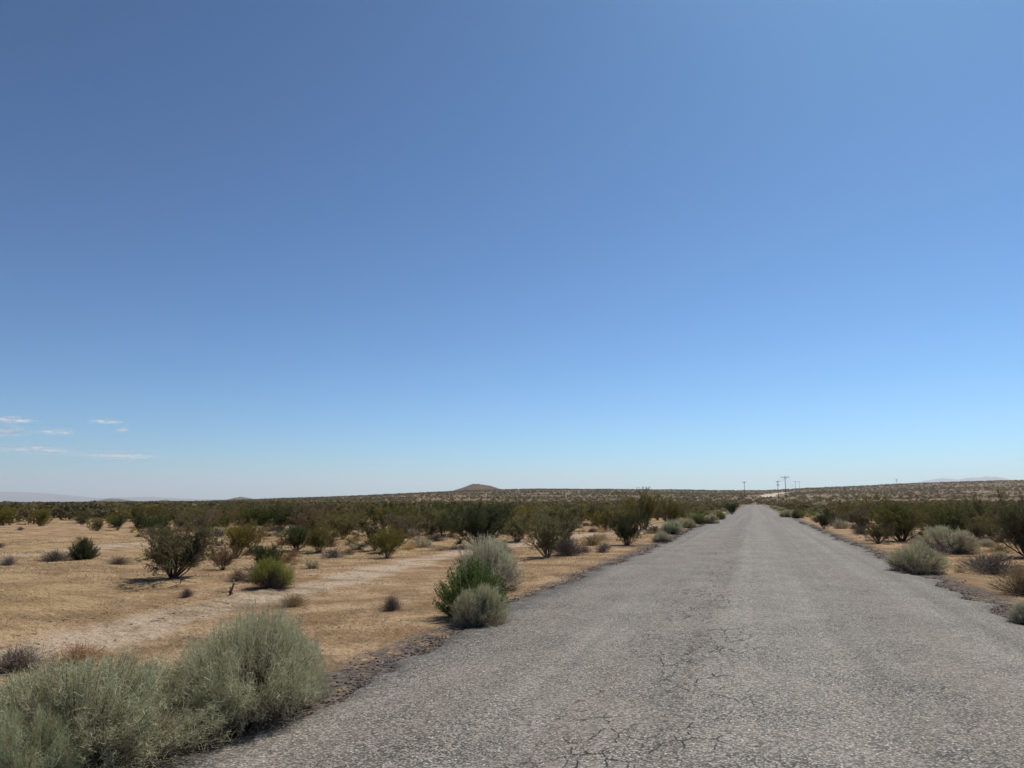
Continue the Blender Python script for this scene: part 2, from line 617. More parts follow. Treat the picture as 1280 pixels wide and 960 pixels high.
road = obj('road', make_mesh('road', np.stack([X.ravel(), Y.ravel(), Z.ravel()], 1), q, [M['road']], smooth_shade=True))
tag(road, 'cracked grey chip-seal road running straight to the horizon', kind='structure')


def strip(name, pts, width, mat, lift):
    pts = np.array(pts)
    P = []
    for a, b in zip(pts[:-1], pts[1:]):
        for t in np.linspace(0, 1, 12, endpoint=False):
            P.append(a + (b - a) * t)
    P.append(pts[-1])
    P = np.array(P)
    for _ in range(10):
        P[1:-1] = (P[:-2] + 2 * P[1:-1] + P[2:]) / 4
    T = np.gradient(P, axis=0)
    T /= np.linalg.norm(T, axis=1, keepdims=True)
    nrm = np.stack([-T[:, 1], T[:, 0]], 1)
    fr = np.linspace(-.5, .5, 6)
    XY = P[:, None] + nrm[:, None] * (fr[None, :, None] * width)
    x, y = XY[..., 0].ravel(), XY[..., 1].ravel()
    z = ground_z(x, y) + lift
    k = len(fr)
    i, j = np.meshgrid(np.arange(len(P) - 1), np.arange(k - 1), indexing='ij')
    i, j = i.ravel(), j.ravel()
    q = np.stack([i * k + j, i * k + j + 1, (i + 1) * k + j + 1, (i + 1) * k + j], 1)
    return obj(name, make_mesh(name, np.stack([x, y, z], 1), q, [mat], smooth_shade=True))


far_pts = [hit(p, q_)[:2] for p, q_ in [(958, 622), (959, 620.5), (962, 619), (967, 617.8), (974, 616.6), (983, 615.8), (992, 615.2)]]
tag(strip('dirt_road', far_pts, 14, M['pale_road'], .35), 'pale gravel road bending up the far rise', kind='structure')

# far hill behind the rise
def hill(name, px, dist, width, top_dy, mat, seed, kind_label, skew=0.):
    """rounded hill or range centred on a column of the skyline; real metres"""
    az = math.atan(float(azimuth_tan(px)))
    cx, cy = (HF * math.cos(az) + RIGHT[:2] * math.sin(az)) * dist
    t = np.array([math.cos(az) * RIGHT[0] - math.sin(az) * HF[0], math.cos(az) * RIGHT[1] - math.sin(az) * HF[1]])
    d = np.array([-t[1], t[0]])
    H = top_dy
    u, v = np.meshgrid(np.linspace(-1, 1, 61), np.linspace(-1, 1, 25))
    rr = np.sqrt(u ** 2 + v ** 2)
    w = width / 2
    X, Y = cx + t[0] * u * w + d[0] * v * w * .7, cy + t[1] * u * w + d[1] * v * w * .7
    prof = np.clip(1 - np.sqrt((u - skew * (1 - np.abs(u))) ** 2 + v ** 2), 0, 1)
    prof = .6 * prof ** 1.1 + .4 * (.5 - .5 * np.cos(math.pi * prof))
    Zb = ground_z(X, Y) - .02 * width * .2
    Zz = Zb + prof * H * (1 + .14 * (vnoise(u * 5 + seed, v * 5, seed) - .5) + .13 * (vnoise(u * 14, v * 14, seed) - .5)) + np.where(rr >= 1, -H * .05, 0)
    i, j = np.meshgrid(np.arange(24), np.arange(60), indexing='ij')
    i, j = i.ravel(), j.ravel()
    q = np.stack([i * 61 + j, i * 61 + j + 1, (i + 1) * 61 + j + 1, (i + 1) * 61 + j], 1)
    o = obj(name, make_mesh(name, np.stack([X.ravel(), Y.ravel(), Zz.ravel()], 1), q, [mat], smooth_shade=True))
    return tag(o, kind_label, kind='structure')


hill('hill', 598, 1650, 165, 19.5, M['hill'], 3, 'reddish brown conical hill on the skyline', -.05)
hill('hill', 142, 5200, 330, 24, M['dark_hill'], 5, 'low dark knoll at the left end of the skyline')
hill('hill', 206, 5600, 190, 17, M['dark_hill'], 6, 'small low knoll on the left skyline')
hill('hill', 303, 4200, 260, 26, M['dark_hill'], 7, 'low rounded knoll where the left skyline begins to rise', -.1)


def mountains(px_profile, dist, label):
    px = np.arange(px_profile[0][0], px_profile[-1][0] + .1, 1.5)
    pp = np.array(px_profile, float)
    hgt = np.interp(px, pp[:, 0], pp[:, 1]) * (.78 if px_profile[0][0] < 0 else .94) / FPX * dist
    hgt = hgt * (1 + .05 * (vnoise(px / 6, px * 0, 31) - .5)) + 1
    az = np.arctan(azimuth_tan(px))
    dirs = HF[None] * np.cos(az)[:, None] + RIGHT[None, :2] * np.sin(az)[:, None]
    rows = [(-.10, 0), (-.05, .45), (-.02, .8), (0, 1), (.03, .75), (.10, 0)]
    V = []
    for dr, hh in rows:
        jit = (vnoise(px / 5, px * 0 + dr * 90, 33) - .5) * .006 * (hh not in (0, 1))
        R = dist * (1 + dr + jit)
        V.append(np.stack([dirs[:, 0] * R, dirs[:, 1] * R, hgt * hh * (1 + dr) - (20 if hh == 0 else 0)], 1))
    n_ = len(px)
    i, j = np.meshgrid(np.arange(len(rows) - 1), np.arange(n_ - 1), indexing='ij')
    i, j = i.ravel(), j.ravel()
    q = np.stack([i * n_ + j, i * n_ + j + 1, (i + 1) * n_ + j + 1, (i + 1) * n_ + j], 1)
    o = obj('mountains', make_mesh('mountains', np.concatenate(V), q, [M['mountain']], smooth_shade=True))
    tag(o, label, kind='structure')


mountains([(-160, 10), (-60, 13), (0, 13), (40, 12), (80, 9), (120, 5), (160, 6), (190, 7), (225, 5), (260, 3), (330, 4), (400, 2), (430, 0)], 21000, 'very faint blue mountains low on the left horizon')
mountains([(1100, 10), (1140, 19), (1160, 24), (1180, 26), (1195, 24.5), (1210, 25.5), (1235, 27), (1255, 26.5), (1270, 23), (1300, 20), (1400, 24), (1500, 10)], 20000, 'pale blue mountain range peeping over the right skyline')

# ------------------------------------------------------------------ plants: shapes
def creosote_geo(seed, nst, H, R, nleaf, lsize, stem_r=.012, twig=2, up=.25, low=.0, detail=True):
    r = np.random.default_rng(seed)
    A, B, RA, RB, T0, T1 = [], [], [], [], [], []
    for s in range(nst):
        az = 2 * math.pi * (s + r.uniform(-.4, .4)) / nst
        lean = math.radians(r.uniform(8, 58) * (1 if s % 3 else .45))
        out = R / max(math.sin(math.radians(52)), .1)
        L = min(H * r.uniform(.8, 1.08) / math.cos(lean), out * r.uniform(.85, 1.1) / max(math.sin(lean), .25))
        p = np.array([math.cos(az), math.sin(az), 0]) * r.uniform(.02, .07)
        d = np.array([math.sin(lean) * math.cos(az), math.sin(lean) * math.sin(az), math.cos(lean)])
        n = 5
        for t in range(n):
            d = unit(d + r.normal(size=3) * .13 + np.array([0, 0, up * .3]))
            q = p + d * L / n
            A.append(p); B.append(q)
            RA.append(stem_r * (1 - .8 * t / n)); RB.append(stem_r * (1 - .8 * (t + 1) / n))
            if t >= 1:
                for _ in range(4 if t > 1 else 3):
                    bd = unit(d + r.normal(size=3) * .55 + np.array([0, 0, .15]))
                    bl = L * r.uniform(.16, .34)
                    bp = p + (q - p) * r.uniform(0, 1)
                    bq = bp + bd * bl
                    if bq[2] < low:
                        continue
                    A.append(bp); B.append(bq); RA.append(stem_r * .35); RB.append(stem_r * .12)
                    for _ in range(twig):
                        td = unit(bd + r.normal(size=3) * .6 + np.array([0, 0, .2]))
                        tp = bp + (bq - bp) * r.uniform(.3, 1)
                        T0.append(tp); T1.append(tp + td * H * r.uniform(.07, .16))
                    T0.append(bp + (bq - bp) * .35); T1.append(bq)
            p = q
        T0.append(p); T1.append(p + d * H * .1)
    A, B, RA, RB = map(np.array, (A, B, RA, RB))
    T0, T1 = np.array(T0), np.array(T1)
    stems = Geo()
    tubes(A, B, RA, RB, stems)
    if detail:
        tubes(T0, T1, np.full(len(T0), stem_r * .14), np.full(len(T0), stem_r * .07), stems)
    fol = Geo()
    # each twig carries its own amount of leaf so the crown has tufts and gaps
    wgt = r.uniform(.15, 1, len(T0)) ** 1.5 * np.linalg.norm(T1 - T0, axis=1)
    pick = r.choice(len(T0), nleaf, p=wgt / wgt.sum())
    t = r.uniform(.1, 1.08, nleaf)[:, None]
    C = T0[pick] * (1 - t) + T1[pick] * t + r.normal(size=(nleaf, 3)) * .016 * H
    C[:, 2] = np.maximum(C[:, 2], .02)
    d = unit(T1[pick] - T0[pick]) + r.normal(size=(nleaf, 3)) * .6
    leaves(C, d, lsize * r.uniform(.6, 1.4, nleaf), lsize * .5 * r.uniform(.6, 1.3, nleaf), fol, r)
    return fol, stems


def broom_geo(seed, nst, ntw, R, H, bw, twl=.13, lump=.16, inner=.45, upright=.5, low_ang=4):
    """dome of slender upright shoots, as rabbitbrush grows"""
    r = np.random.default_rng(seed)
    lob = unit(r.normal(size=(7, 3)) * np.array([1, 1, .6]) + np.array([0, 0, .3]))
    la = r.uniform(-1, 1, 7)
    az = r.uniform(0, 2 * math.pi, nst)
    el = np.arcsin(r.uniform(math.sin(math.radians(low_ang)), 1, nst))
    D = np.stack([np.cos(el) * np.cos(az), np.cos(el) * np.sin(az), np.sin(el)], 1)
    ncl = max(12, nst // 11)
    cen = unit(np.stack([np.cos(az[:ncl]) * np.cos(el[:ncl]), np.sin(az[:ncl]) * np.cos(el[:ncl]), np.sin(el[:ncl])], 1))
    cl = r.integers(0, ncl, nst)
    D = unit(cen[cl] + r.normal(size=(nst, 3)) * (1.15 / math.sqrt(ncl)))
    D[:, 2] = np.abs(D[:, 2])
    el = np.arcsin(np.clip(D[:, 2], 0, 1))
    tuft = 1 + r.uniform(-.10, .05, ncl)[cl]
    f = tuft + lump * (np.clip(D @ lob.T, 0, 1) ** 3 @ la) + r.normal(size=nst) * .05
    tip = D * np.array([R, R, H]) * f[:, None]
    root = D * np.array([R * .16, R * .16, 0]) + r.normal(size=(nst, 3)) * np.array([.03, .03, 0])
    ctrl = root * .35 + tip * .65
    ctrl[:, 2] -= tip[:, 2] * .16 * np.cos(el)
    def q(t):
        t = t[:, None]
        return root * (1 - t) ** 2 + 2 * ctrl * t * (1 - t) + tip * t ** 2
    stems = Geo()
    n3 = 4
    pts = [q(np.full(nst, t)) for t in np.linspace(0, 1, n3 + 1)]
    for k in range(n3):
        tubes(pts[k], pts[k + 1], np.full(nst, .006 * (1 - .8 * k / n3)), np.full(nst, .006 * (1 - .8 * (k + 1) / n3)), stems)
    N_ = nst * ntw
    s = np.repeat(np.arange(nst), ntw)
    t = r.uniform(inner, 1, N_) ** .8
    tt = t[:, None]
    P0 = root[s] * (1 - tt) ** 2 + 2 * ctrl[s] * tt * (1 - tt) + tip[s] * tt ** 2
    keep_ = (P0[:, 2] > .48 * H * r.uniform(.1, 1, N_)) & (r.uniform(size=N_) < 1.15)
    s, P0 = s[keep_], P0[keep_]
    N_ = len(s)
    dd = unit(tip[s] - ctrl[s]) + np.array([0, 0, upright]) + r.normal(size=(N_, 3)) * .95
    ln = twl * r.uniform(.5, 1.25, N_) * H / .65
    P0 = P0 + r.normal(size=(N_, 3)) * .028 * H
    P1 = P0 + unit(dd) * ln[:, None]
    P0[:, 2] = np.maximum(P0[:, 2], .01)
    P1[:, 2] = np.maximum(P1[:, 2], .02)
    fol = Geo()
    blades(P0, P1, bw * r.uniform(.7, 1.3, N_), fol, r)
    k3 = N_ // 2                                      # dead brown twigs inside the dome
    s3 = r.integers(0, nst, k3)
    t3 = r.uniform(.08, .72, k3)[:, None]
    Q0 = root[s3] * (1 - t3) ** 2 + 2 * ctrl[s3] * t3 * (1 - t3) + tip[s3] * t3 ** 2
    Q1 = Q0 + unit(unit(tip[s3] - root[s3]) + r.normal(size=(k3, 3)) * .6) * (twl * 1.1 * H / .65)
    Q1[:, 2] = np.maximum(Q1[:, 2], .01)
    blades(Q0, Q1, bw * .9, stems, r)
    m = r.uniform(size=N_) < .8                       # needle leaves along the shoots
    tm = r.uniform(.2, 1, m.sum())[:, None]
    L0 = P0[m] * (1 - tm) + P1[m] * tm
    L1 = L0 + unit(dd[m] + r.normal(size=(m.sum(), 3)) * .8) * (ln[m] * .38)[:, None]
    blades(L0, L1, bw * .9, fol, r)
    return fol, stems


def sprig_geo(seed, nst, nleaf, R, H, lw):
    """dense upright leafy sprigs"""
    r = np.random.default_rng(seed)
    az = r.uniform(0, 2 * math.pi, nst)
    el = np.radians(r.uniform(12, 88, nst))
    D = np.stack([np.cos(el) * np.cos(az), np.cos(el) * np.sin(az), np.sin(el)], 1)
    tip = D * np.array([R, R, H]) * r.uniform(.72, 1.06, nst)[:, None]
    root = D * np.array([R * .15, R * .15, 0])
    mid = (root + tip) / 2 - np.array([0, 0, .06 * H])
    stems = Geo()
    tubes(root, mid, .009, .006, stems)
    tubes(mid, tip, .006, .002, stems)
    n = nst * nleaf
    s = np.repeat(np.arange(nst), nleaf)
    t = r.uniform(.3, 1, n)[:, None]
    P = np.where(t < .5, root[s] + (mid[s] - root[s]) * t * 2, mid[s] + (tip[s] - mid[s]) * (t * 2 - 1))
    P = P + r.normal(size=(n, 3)) * .03 * H
    d = unit(tip[s] - mid[s]) + np.array([0, 0, .5]) + r.normal(size=(n, 3)) * .45
    fol = Geo()
    leaves(P, d, lw * 3.2 * r.uniform(.6, 1.3, n), lw * r.uniform(.7, 1.3, n), fol, r)
    return fol, stems


def tangle_geo(seed, n, R, H, w):
    """dome of bare interlaced twigs"""
    r = np.random.default_rng(seed)
    az = r.uniform(0, 2 * math.pi, n)
    el = np.radians(r.uniform(5, 85, n))
    D = np.stack([np.cos(el) * np.cos(az), np.cos(el) * np.sin(az), np.sin(el)], 1)
    rad = r.uniform(.25, 1, n) ** .6
    P0 = D * np.array([R, R, H]) * rad[:, None] * r.uniform(.15, .8, n)[:, None]
    P1 = P0 + unit(D + r.normal(size=(n, 3)) * .6 + np.array([0, 0, .25])) * (H * r.uniform(.18, .45, n))[:, None]
    over = np.linalg.norm(P1 / np.array([R, R, H]), axis=1)
    P1 = P1 / np.maximum(over / 1.05, 1)[:, None]
    P0[:, 2] = np.maximum(P0[:, 2], 0)
    P1[:, 2] = np.maximum(P1[:, 2], .01)
    g = Geo()
    blades(P0, P1, w * r.uniform(.6, 1.3, n), g, r)
    st = Geo()
    k = max(10, n // 40)
    tubes(D[:k] * .03, D[:k] * np.array([R, R, H]) * .85, .006, .002, st)
    return g, st


def grass_geo(seed, n, R, H, w):
    r = np.random.default_rng(seed)
    P0 = r.normal(size=(n, 3)) * np.array([R * .3, R * .3, 0])
    P1 = P0 + np.stack([r.normal(size=n) * R * .55, r.normal(size=n) * R * .55, H * r.uniform(.35, 1.05, n)], 1)
    P1[:, 2] = np.maximum(P1[:, 2], .01)
    g = Geo()
    blades(P0, P1, w, g, r, .15)
    return g, None


# unit prototypes, about 1 m tall; scaled where they stand. each: foliage mesh, stem mesh, half width, height
PROTO = {}


def proto(key, pair, mat, stem_mat):
    f, s = pair
    V = f.verts()
    hw = np.percentile(np.abs(V[:, :2]), 97)
    hh = np.percentile(V[:, 2], 99.3)
    fm = make_mesh(key + '_foliage', V, f.faces(), [mat])
    sm = make_mesh(key + '_stems', s.verts(), s.faces(), [stem_mat]) if s is not None else None
    PROTO[key] = (fm, sm, hw, hh)


def proto_single(key, pair, mat, stem_mat):
    f, s = pair
    V, F = f.verts(), f.faces()
    mi = np.zeros(len(F), int)
    hw, hh = np.percentile(np.abs(V[:, :2]), 97), np.percentile(V[:, 2], 99.3)
    mats = [mat]
    if s is not None:
        F = np.concatenate([F, s.faces() + len(V)])
        V = np.concatenate([V, s.verts()])
        mi = np.concatenate([mi, np.ones(len(F) - len(mi), int)])
        mats.append(stem_mat)
    PROTO[key] = (make_mesh(key, V, F, mats, mi), None, hw, hh)


for k in range(3):
    proto(f'creosote_{k}', creosote_geo(100 + k, 24, 1.0, .85, 24000, .030, .014, 4), M['creosote'], M['stem'])
proto('creosote_open', creosote_geo(110, 26, 1.0, .95, 26000, .028, .017, 4), M['creosote'], M['stem'])
proto('creosote_dense', creosote_geo(111, 34, 1.0, .8, 28000, .032, .012, 4), M['dark_green'], M['stem'])
for k in range(6):
    proto_single(f'mid_creosote_{k}', creosote_geo(130 + k, 18, 1.0, .85 + .05 * k, 7000, .052, .013, 4, detail=False), M['creosote'], M['stem'])
for k in range(2):
    proto(f'sage_{k}', broom_geo(140 + k, 700, 85, .85, .72, .0040, .058, .16, .4, .25), M['sage'], M['grey_stem'])
proto('sage_wide', broom_geo(143, 850, 85, .9, .62, .0036, .054, .22, .4, .25), M['sage'], M['grey_stem'])
for k in range(3):
    proto(f'small_sage_{k}', broom_geo(150 + k, 340, 60, .8, .65, .0075, .07, .16, .4, .2), M['pale_sage'], M['grey_stem'])
    proto_single(f'far_sage_{k}', broom_geo(155 + k, 110, 18, .8, .65, .020, .13), M['pale_sage'], M['grey_stem'])
proto('sprig', sprig_geo(160, 230, 110, .8, .8, .0125), M['bright_green'], M['stem'])
proto('lime', broom_geo(163, 170, 26, .6, .85, .011, .2, .1, .4, 1.0), M['lime'], M['stem'])
for k in range(4):
    proto(f'tangle_{k}', tangle_geo(170 + k, 1700, .8, .7, .010), M['dry_grey'], M['grey_stem'])
    proto_single(f'far_tangle_{k}', tangle_geo(175 + k, 520, .8, .65, .024), M['dry'], M['grey_stem'])
for k in range(3):
    proto_single(f'straw_{k}', grass_geo(180 + k, 420, .55, .7, .012), M['straw'], None)


def place(key, name, x, y, w, h, label, cat, group=None, mat=None, parts=('foliage', 'stems'), rot=None, sink=.02):
    """put one plant of prototype key at x,y: w metres wide, h metres tall"""
    fm, sm, hw, hh = PROTO[key]
    z = float(ground_z(x, y)) - sink * h
    sc = (w / 2 / hw, w / 2 / hw, h / hh)
    rz = rng.uniform(0, 2 * math.pi) if rot is None else rot
    if sm is None:
        o = bpy.data.objects.new(name, fm)
        COL.objects.link(o)
    else:
        o = bpy.data.objects.new(name, None)
        o.empty_display_size = .2
        COL.objects.link(o)
        f = obj(parts[0], fm, o)
        obj(parts[1], sm, o)
        if mat is not None:
            f.material_slots[0].link = 'OBJECT'
            f.material_slots[0].material = mat
    if sm is None and mat is not None:
        o.material_slots[0].link = 'OBJECT'
        o.material_slots[0].material = mat
    o.location = (x, y, z)
    o.rotation_euler = (0, 0, rz)
    o.scale = sc
    return tag(o, label, cat, group)


TAKEN = []


def at(key, name, px, base, wpx, top, label, cat='bush', group=None, mat=None, rot=None, back=.3, keep=.6):
    """a plant whose foot is seen at (px, base), wpx pixels wide, reaching row top, in the photograph"""
    g = hit(px, base)
    dep = float((g - EYE) @ FWD)
    w = wpx * dep / FPX
    dirn = unit(g[:2] - EYE[:2])
    c = g[:2] + dirn * w * back
    dep2 = dep + w * back
    base2 = ground_z(c[0], c[1])
    # height of the top row above the foot at the plant's own distance
    d = FWD + RIGHT * (px - 640) / FPX + UP * (480 - top) / FPX
    t = np.hypot(*c) / np.hypot(d[0], d[1])
    h = EYE[2] + d[2] * t - base2
    TAKEN.append((c[0], c[1], w * keep))
    return place(key, name, c[0], c[1], w * dep2 / dep, max(h, .05), label, cat, group, mat, rot=rot)


# ------------------------------------------------------------------ plants one can pick out in the photograph
at('sage_wide', 'rabbitbrush', 95, 980, 276, 828, 'large grey-green rabbitbrush spreading across the lower left beside the pavement')
at('sage_0', 'rabbitbrush', 18, 1010, 130, 893, 'greener low rabbitbrush clump in front of the largest grey-green one', mat=M['green_sage'])
at('sage_1', 'rabbitbrush', 305, 914, 178, 765, 'tall rounded grey-green rabbitbrush with brown dead stems, second clump up the left road edge')
at('small_sage_0', 'rabbitbrush', 372, 884, 70, 800, 'thin pale side clump on the road side of the tall rounded rabbitbrush', mat=M['sage'])
at('tangle_0', 'dry_bush', 18, 842, 74, 806, 'purplish grey leafless shrub behind the largest rabbitbrush')
at('tangle_1', 'dry_bush', 96, 838, 56, 802, 'orange-brown dry tuft behind the largest rabbitbrush', 'grass tuft', mat=M['rust'])
at('small_sage_1', 'rabbitbrush', 608, 742, 76, 671, 'pale feathery rabbitbrush with a brown core, behind the bright green bush')
at('sprig', 'green_bush', 590, 775, 70, 701, 'bright green leafy bush between two grey rabbitbrushes at the left road edge')
at('small_sage_2', 'rabbitbrush', 596, 785, 62, 731, 'small grey-green rabbitbrush at the pavement edge in front of the bright green bush', mat=M['sage'])
at('creosote_open', 'creosote_bush', 216, 727, 122, 650, 'large dark creosote with bare trunks fanning from one foot, alone on the left flat')
at('sprig', 'green_bush', 103, 700, 28, 673, 'small round-leaved dark bush standing alone on the left sand', mat=M['dark_green'])
at('tangle_1', 'dry_bush', 68, 702, 34, 687, 'low grey dry shrub left of the small dark round-leaved bush')
at('tangle_2', 'dry_bush', 10, 707, 20, 695, 'tiny grey dry shrub near the left edge of the sand flat')
at('tangle_2', 'dry_bush', 148, 706, 24, 695, 'flat grey dry shrub just left of the large lone creosote')
at('creosote_1', 'creosote_bush', 278, 713, 40, 681, 'thin open brownish creosote right of the large lone creosote', mat=M['dry'])
at('lime', 'green_bush', 338, 737, 50, 696, 'feathery yellow-green bush beside the bare track', back=.2)
at('creosote_dense', 'creosote_bush', 330, 712, 42, 680, 'dark green creosote right behind the feathery yellow-green bush')
at('creosote_dense', 'creosote_bush', 370, 690, 40, 656, 'left and darker of the pair of creosotes behind the yellow-green bush')
at('creosote_0', 'creosote_bush', 398, 692, 42, 655, 'right of the pair of creosotes behind the yellow-green bush')
at('creosote_0', 'creosote_bush', 310, 684, 40, 650, 'grey-brown creosote between the lone large one and the pair', mat=M['dry'])
at('creosote_2', 'creosote_bush', 484, 698, 44, 657, 'upright green creosote standing at the far side of the bare track')
at('tangle_3', 'dry_bush', 366, 759, 36, 741, 'round brown tumbleweed-like dry shrub on the near side of the track', mat=M['dry'])
at('tangle_1', 'dry_bush', 489, 764, 26, 743, 'dark dead twiggy shrub alone on the sand left of the bright green bush')
at('tangle_0', 'dry_bush', 233, 747, 16, 734, 'tiny grey dry shrub below the large lone creosote')
at('tangle_0', 'dry_bush', 297, 727, 24, 711, 'brown dry shrub between the large lone creosote and the yellow-green bush', mat=M['dry'])
at('straw_1', 'dry_bush', 438, 682, 30, 668, 'straw-coloured low tuft between the pair of creosotes and the upright green one', 'grass tuft')
at('creosote_dense', 'creosote_bush', 600, 686, 84, 627, 'broad dense dark green creosote behind the pale feathery rabbitbrush')
at('creosote_0', 'creosote_bush', 646, 678, 52, 640, 'dull olive creosote filling the gap beside the broad dense one')
at('creosote_1', 'creosote_bush', 684, 698, 70, 636, 'vase-shaped creosote with dark trunks, right of the broad dense one')
at('tangle_2', 'dry_bush', 709, 695, 42, 667, 'brown-grey dry shrub leaning against the vase-shaped creosote')
at('creosote_dense', 'creosote_bush', 784, 682, 46, 639, 'compact dark green creosote near the road below the tallest creosote')
at('straw_2', 'dry_bush', 754, 674, 14, 663, 'small orange dry tuft left of the compact dark green creosote', 'grass tuft')
at('creosote_0', 'creosote_bush', 806, 662, 48, 610, 'tallest creosote of the left roadside, breaking the skyline')
at('creosote_1', 'creosote_bush', 840, 656, 48, 621, 'second tall creosote just right of the tallest one')
at('small_sage_0', 'rabbitbrush', 828, 678, 24, 664, 'small low rabbitbrush at the pavement edge right of the compact dark creosote')
at('lime', 'green_bush', 841, 668, 28, 649, 'rounded yellow-green bush at the left road edge beyond the low rabbitbrush', mat=M['green_sage'])
at('small_sage_1', 'rabbitbrush', 861, 660, 18, 648, 'pale round rabbitbrush at the left road edge behind the rounded yellow-green bush')
at('lime', 'green_bush', 872, 655, 22, 641, 'olive-green bush at the left road edge, third from the compact dark creosote')
at('small_sage_2', 'rabbitbrush', 888, 655, 18, 643, 'grey-green rabbitbrush touching the left pavement edge far up the road')
at('lime', 'green_bush', 899, 650, 16, 639, 'yellow-green bush beyond the grey one touching the left pavement edge')
at('creosote_dense', 'creosote_bush', 915, 643, 18, 628, 'dark bush where the road narrows on its left side', back=.2)
# right of the road
at('small_sage_0', 'rabbitbrush', 1147, 717, 62, 679, 'rounded grey-green rabbitbrush touching the right pavement edge', mat=M['sage'])
at('small_sage_2', 'rabbitbrush', 1190, 692, 62, 658, 'pale-topped rabbitbrush with a dark underside on the right sand, behind the rounded one')
at('small_sage_1', 'rabbitbrush', 1284, 782, 36, 752, 'grey-green rabbitbrush cut by the right edge of the picture at the pavement', mat=M['sage'])
at('tangle_3', 'dry_bush', 1279, 745, 58, 704, 'dark brown dry bush at the right edge of the picture', mat=M['dry'])
at('creosote_open', 'creosote_bush', 1288, 699, 106, 622, 'large creosote with bare grey stems at the right edge of the picture')
at('creosote_0', 'creosote_bush', 1128, 678, 92, 620, 'broad olive creosote behind the two right-hand rabbitbrushes')
at('creosote_2', 'creosote_bush', 1228, 668, 70, 616, 'dark creosote right of the pale-topped rabbitbrush')
at('creosote_1', 'creosote_bush', 1098, 680, 40, 652, 'low dark creosote at the foot of the broad olive one, towards the road')
at('tangle_1', 'dry_bush', 1076, 668, 20, 655, 'brown-grey dry shrub left of the low dark creosote')
at('tangle_0', 'dry_bush', 1046, 658, 22, 644, 'round purplish grey shrub near the right pavement edge')
at('creosote_dense', 'creosote_bush', 1030, 661, 15, 643, 'small dark green bush touching the round purplish shrub')
at('creosote_1', 'creosote_bush', 1064, 653, 36, 625, 'dark creosote behind the round purplish grey shrub')
at('small_sage_2', 'rabbitbrush', 983, 647, 15, 637, 'grey dome of rabbitbrush touching the right pavement edge far up the road')
at('lime', 'green_bush', 998, 648, 15, 636, 'bright yellow-green bush right of the far grey dome')
at('small_sage_0', 'rabbitbrush', 1027, 636, 18, 627, 'flat pale rabbitbrush on bare sand among the far right scrub')
at('straw_1', 'grass_tuft', 1200, 716, 22, 706, 'yellow dry grass tuft on the right sand', 'grass tuft')

# broken dead branch stuck in the ground by the track
g0 = hit(287, 744)
db = bpy.data.objects.new('dead_branch', None)
COL.objects.link(db)
db.location = g0
tag(db, 'dead forked branch, one arm upright and one lying, on the left sand by the track', 'branch')
dpt = float((g0 - EYE) @ FWD) / FPX
rv = RIGHT * dpt
for nm, pts, rad in (('upright_arm', [(0, 0), (1.5, 6), (3, 10), (5, 16)], .022), ('lying_arm', [(0, 1), (-9, 3), (-18, 7), (-30, 11)], .028), ('lying_arm', [(-9, 3), (-16, 2.4), (-22, 3)], .008)):
    g = Geo()
    P = []
    for kx, kz in pts:
        lift = kz * dpt
        back_ = 0 if nm == 'upright_arm' else kz * .12
        P.append(np.array([rv[0] * kx + HF[0] * back_, rv[1] * kx + HF[1] * back_, lift - .02]))
    P = np.array(P)
    rr = np.linspace(rad, rad * .45, len(P))
    tubes(P[:-1], P[1:], rr[:-1], rr[1:], g, 6)
    obj(nm, make_mesh(nm, g.verts(), g.faces(), [M['dead_wood']]), db)

# ------------------------------------------------------------------ scattered scrub
def cam_polar(x, y):
    f = x * HF[0] + y * HF[1]
    s = x * RIGHT[0] + y * RIGHT[1]
    return f, s


def candidates(rmin, rmax, step):
    n = int(rmax * 2.2 / step)
    u = np.linspace(-1.1 * rmax, 1.1 * rmax, n)
    fx, sy = np.meshgrid(np.linspace(0, rmax, n // 2), u)
    f = fx.ravel() + rng.uniform(-.5, .5, fx.size) * step
    s = sy.ravel() + rng.uniform(-.5, .5, fx.size) * step
    ok = (f > rmin) & (np.hypot(f, s) < rmax) & (np.abs(s) < f * .80 + 4)
    f, s = f[ok], s[ok]
    return HF[0] * f + RIGHT[0] * s, HF[1] * f + RIGHT[1] * s


def density(x, y):
    """share of ground spots that carry a tall shrub"""
    f, s = cam_polar(x, y)
    left = x < 0
    t = s / f
    clear = np.where(left, np.interp(t, [-.9, -.75, -.55, -.45, -.3, -.12, 0, .1, .25], [45, 44, 46, 40, 34, 30, 26, 24, 24]),
                     np.interp(t, [.3, .45, .6, .8], [40, 30, 22, 22]))
    edge = clear * (.85 + .4 * vnoise(x / 9, y / 9, 41))
    d = smooth(edge * .92, edge * 1.12, f)
    sparse = np.where(left, .30, .14) * smooth(17, 21, f) * (t > -.42)
    d = np.maximum(d, sparse)
    verge = np.abs(x) - 3.6
    d = d * smooth(1.2, 3.2, verge)
    d = np.where((f < 70) & left & (t < -.3), d * np.where(vnoise(x / 11, y / 11, 43) > .27, 1, .35), d)
    return d


def free(x, y, pad):
    ok = np.ones(len(x), bool)
    for tx, ty, tr in TAKEN:
        ok &= np.hypot(x - tx, y - ty) > tr + pad
    near_track = (poly_dist(x, y, TRACK) < 1.4) | (poly_dist(x, y, TRACK2) < 1.3)
    return ok & ~near_track


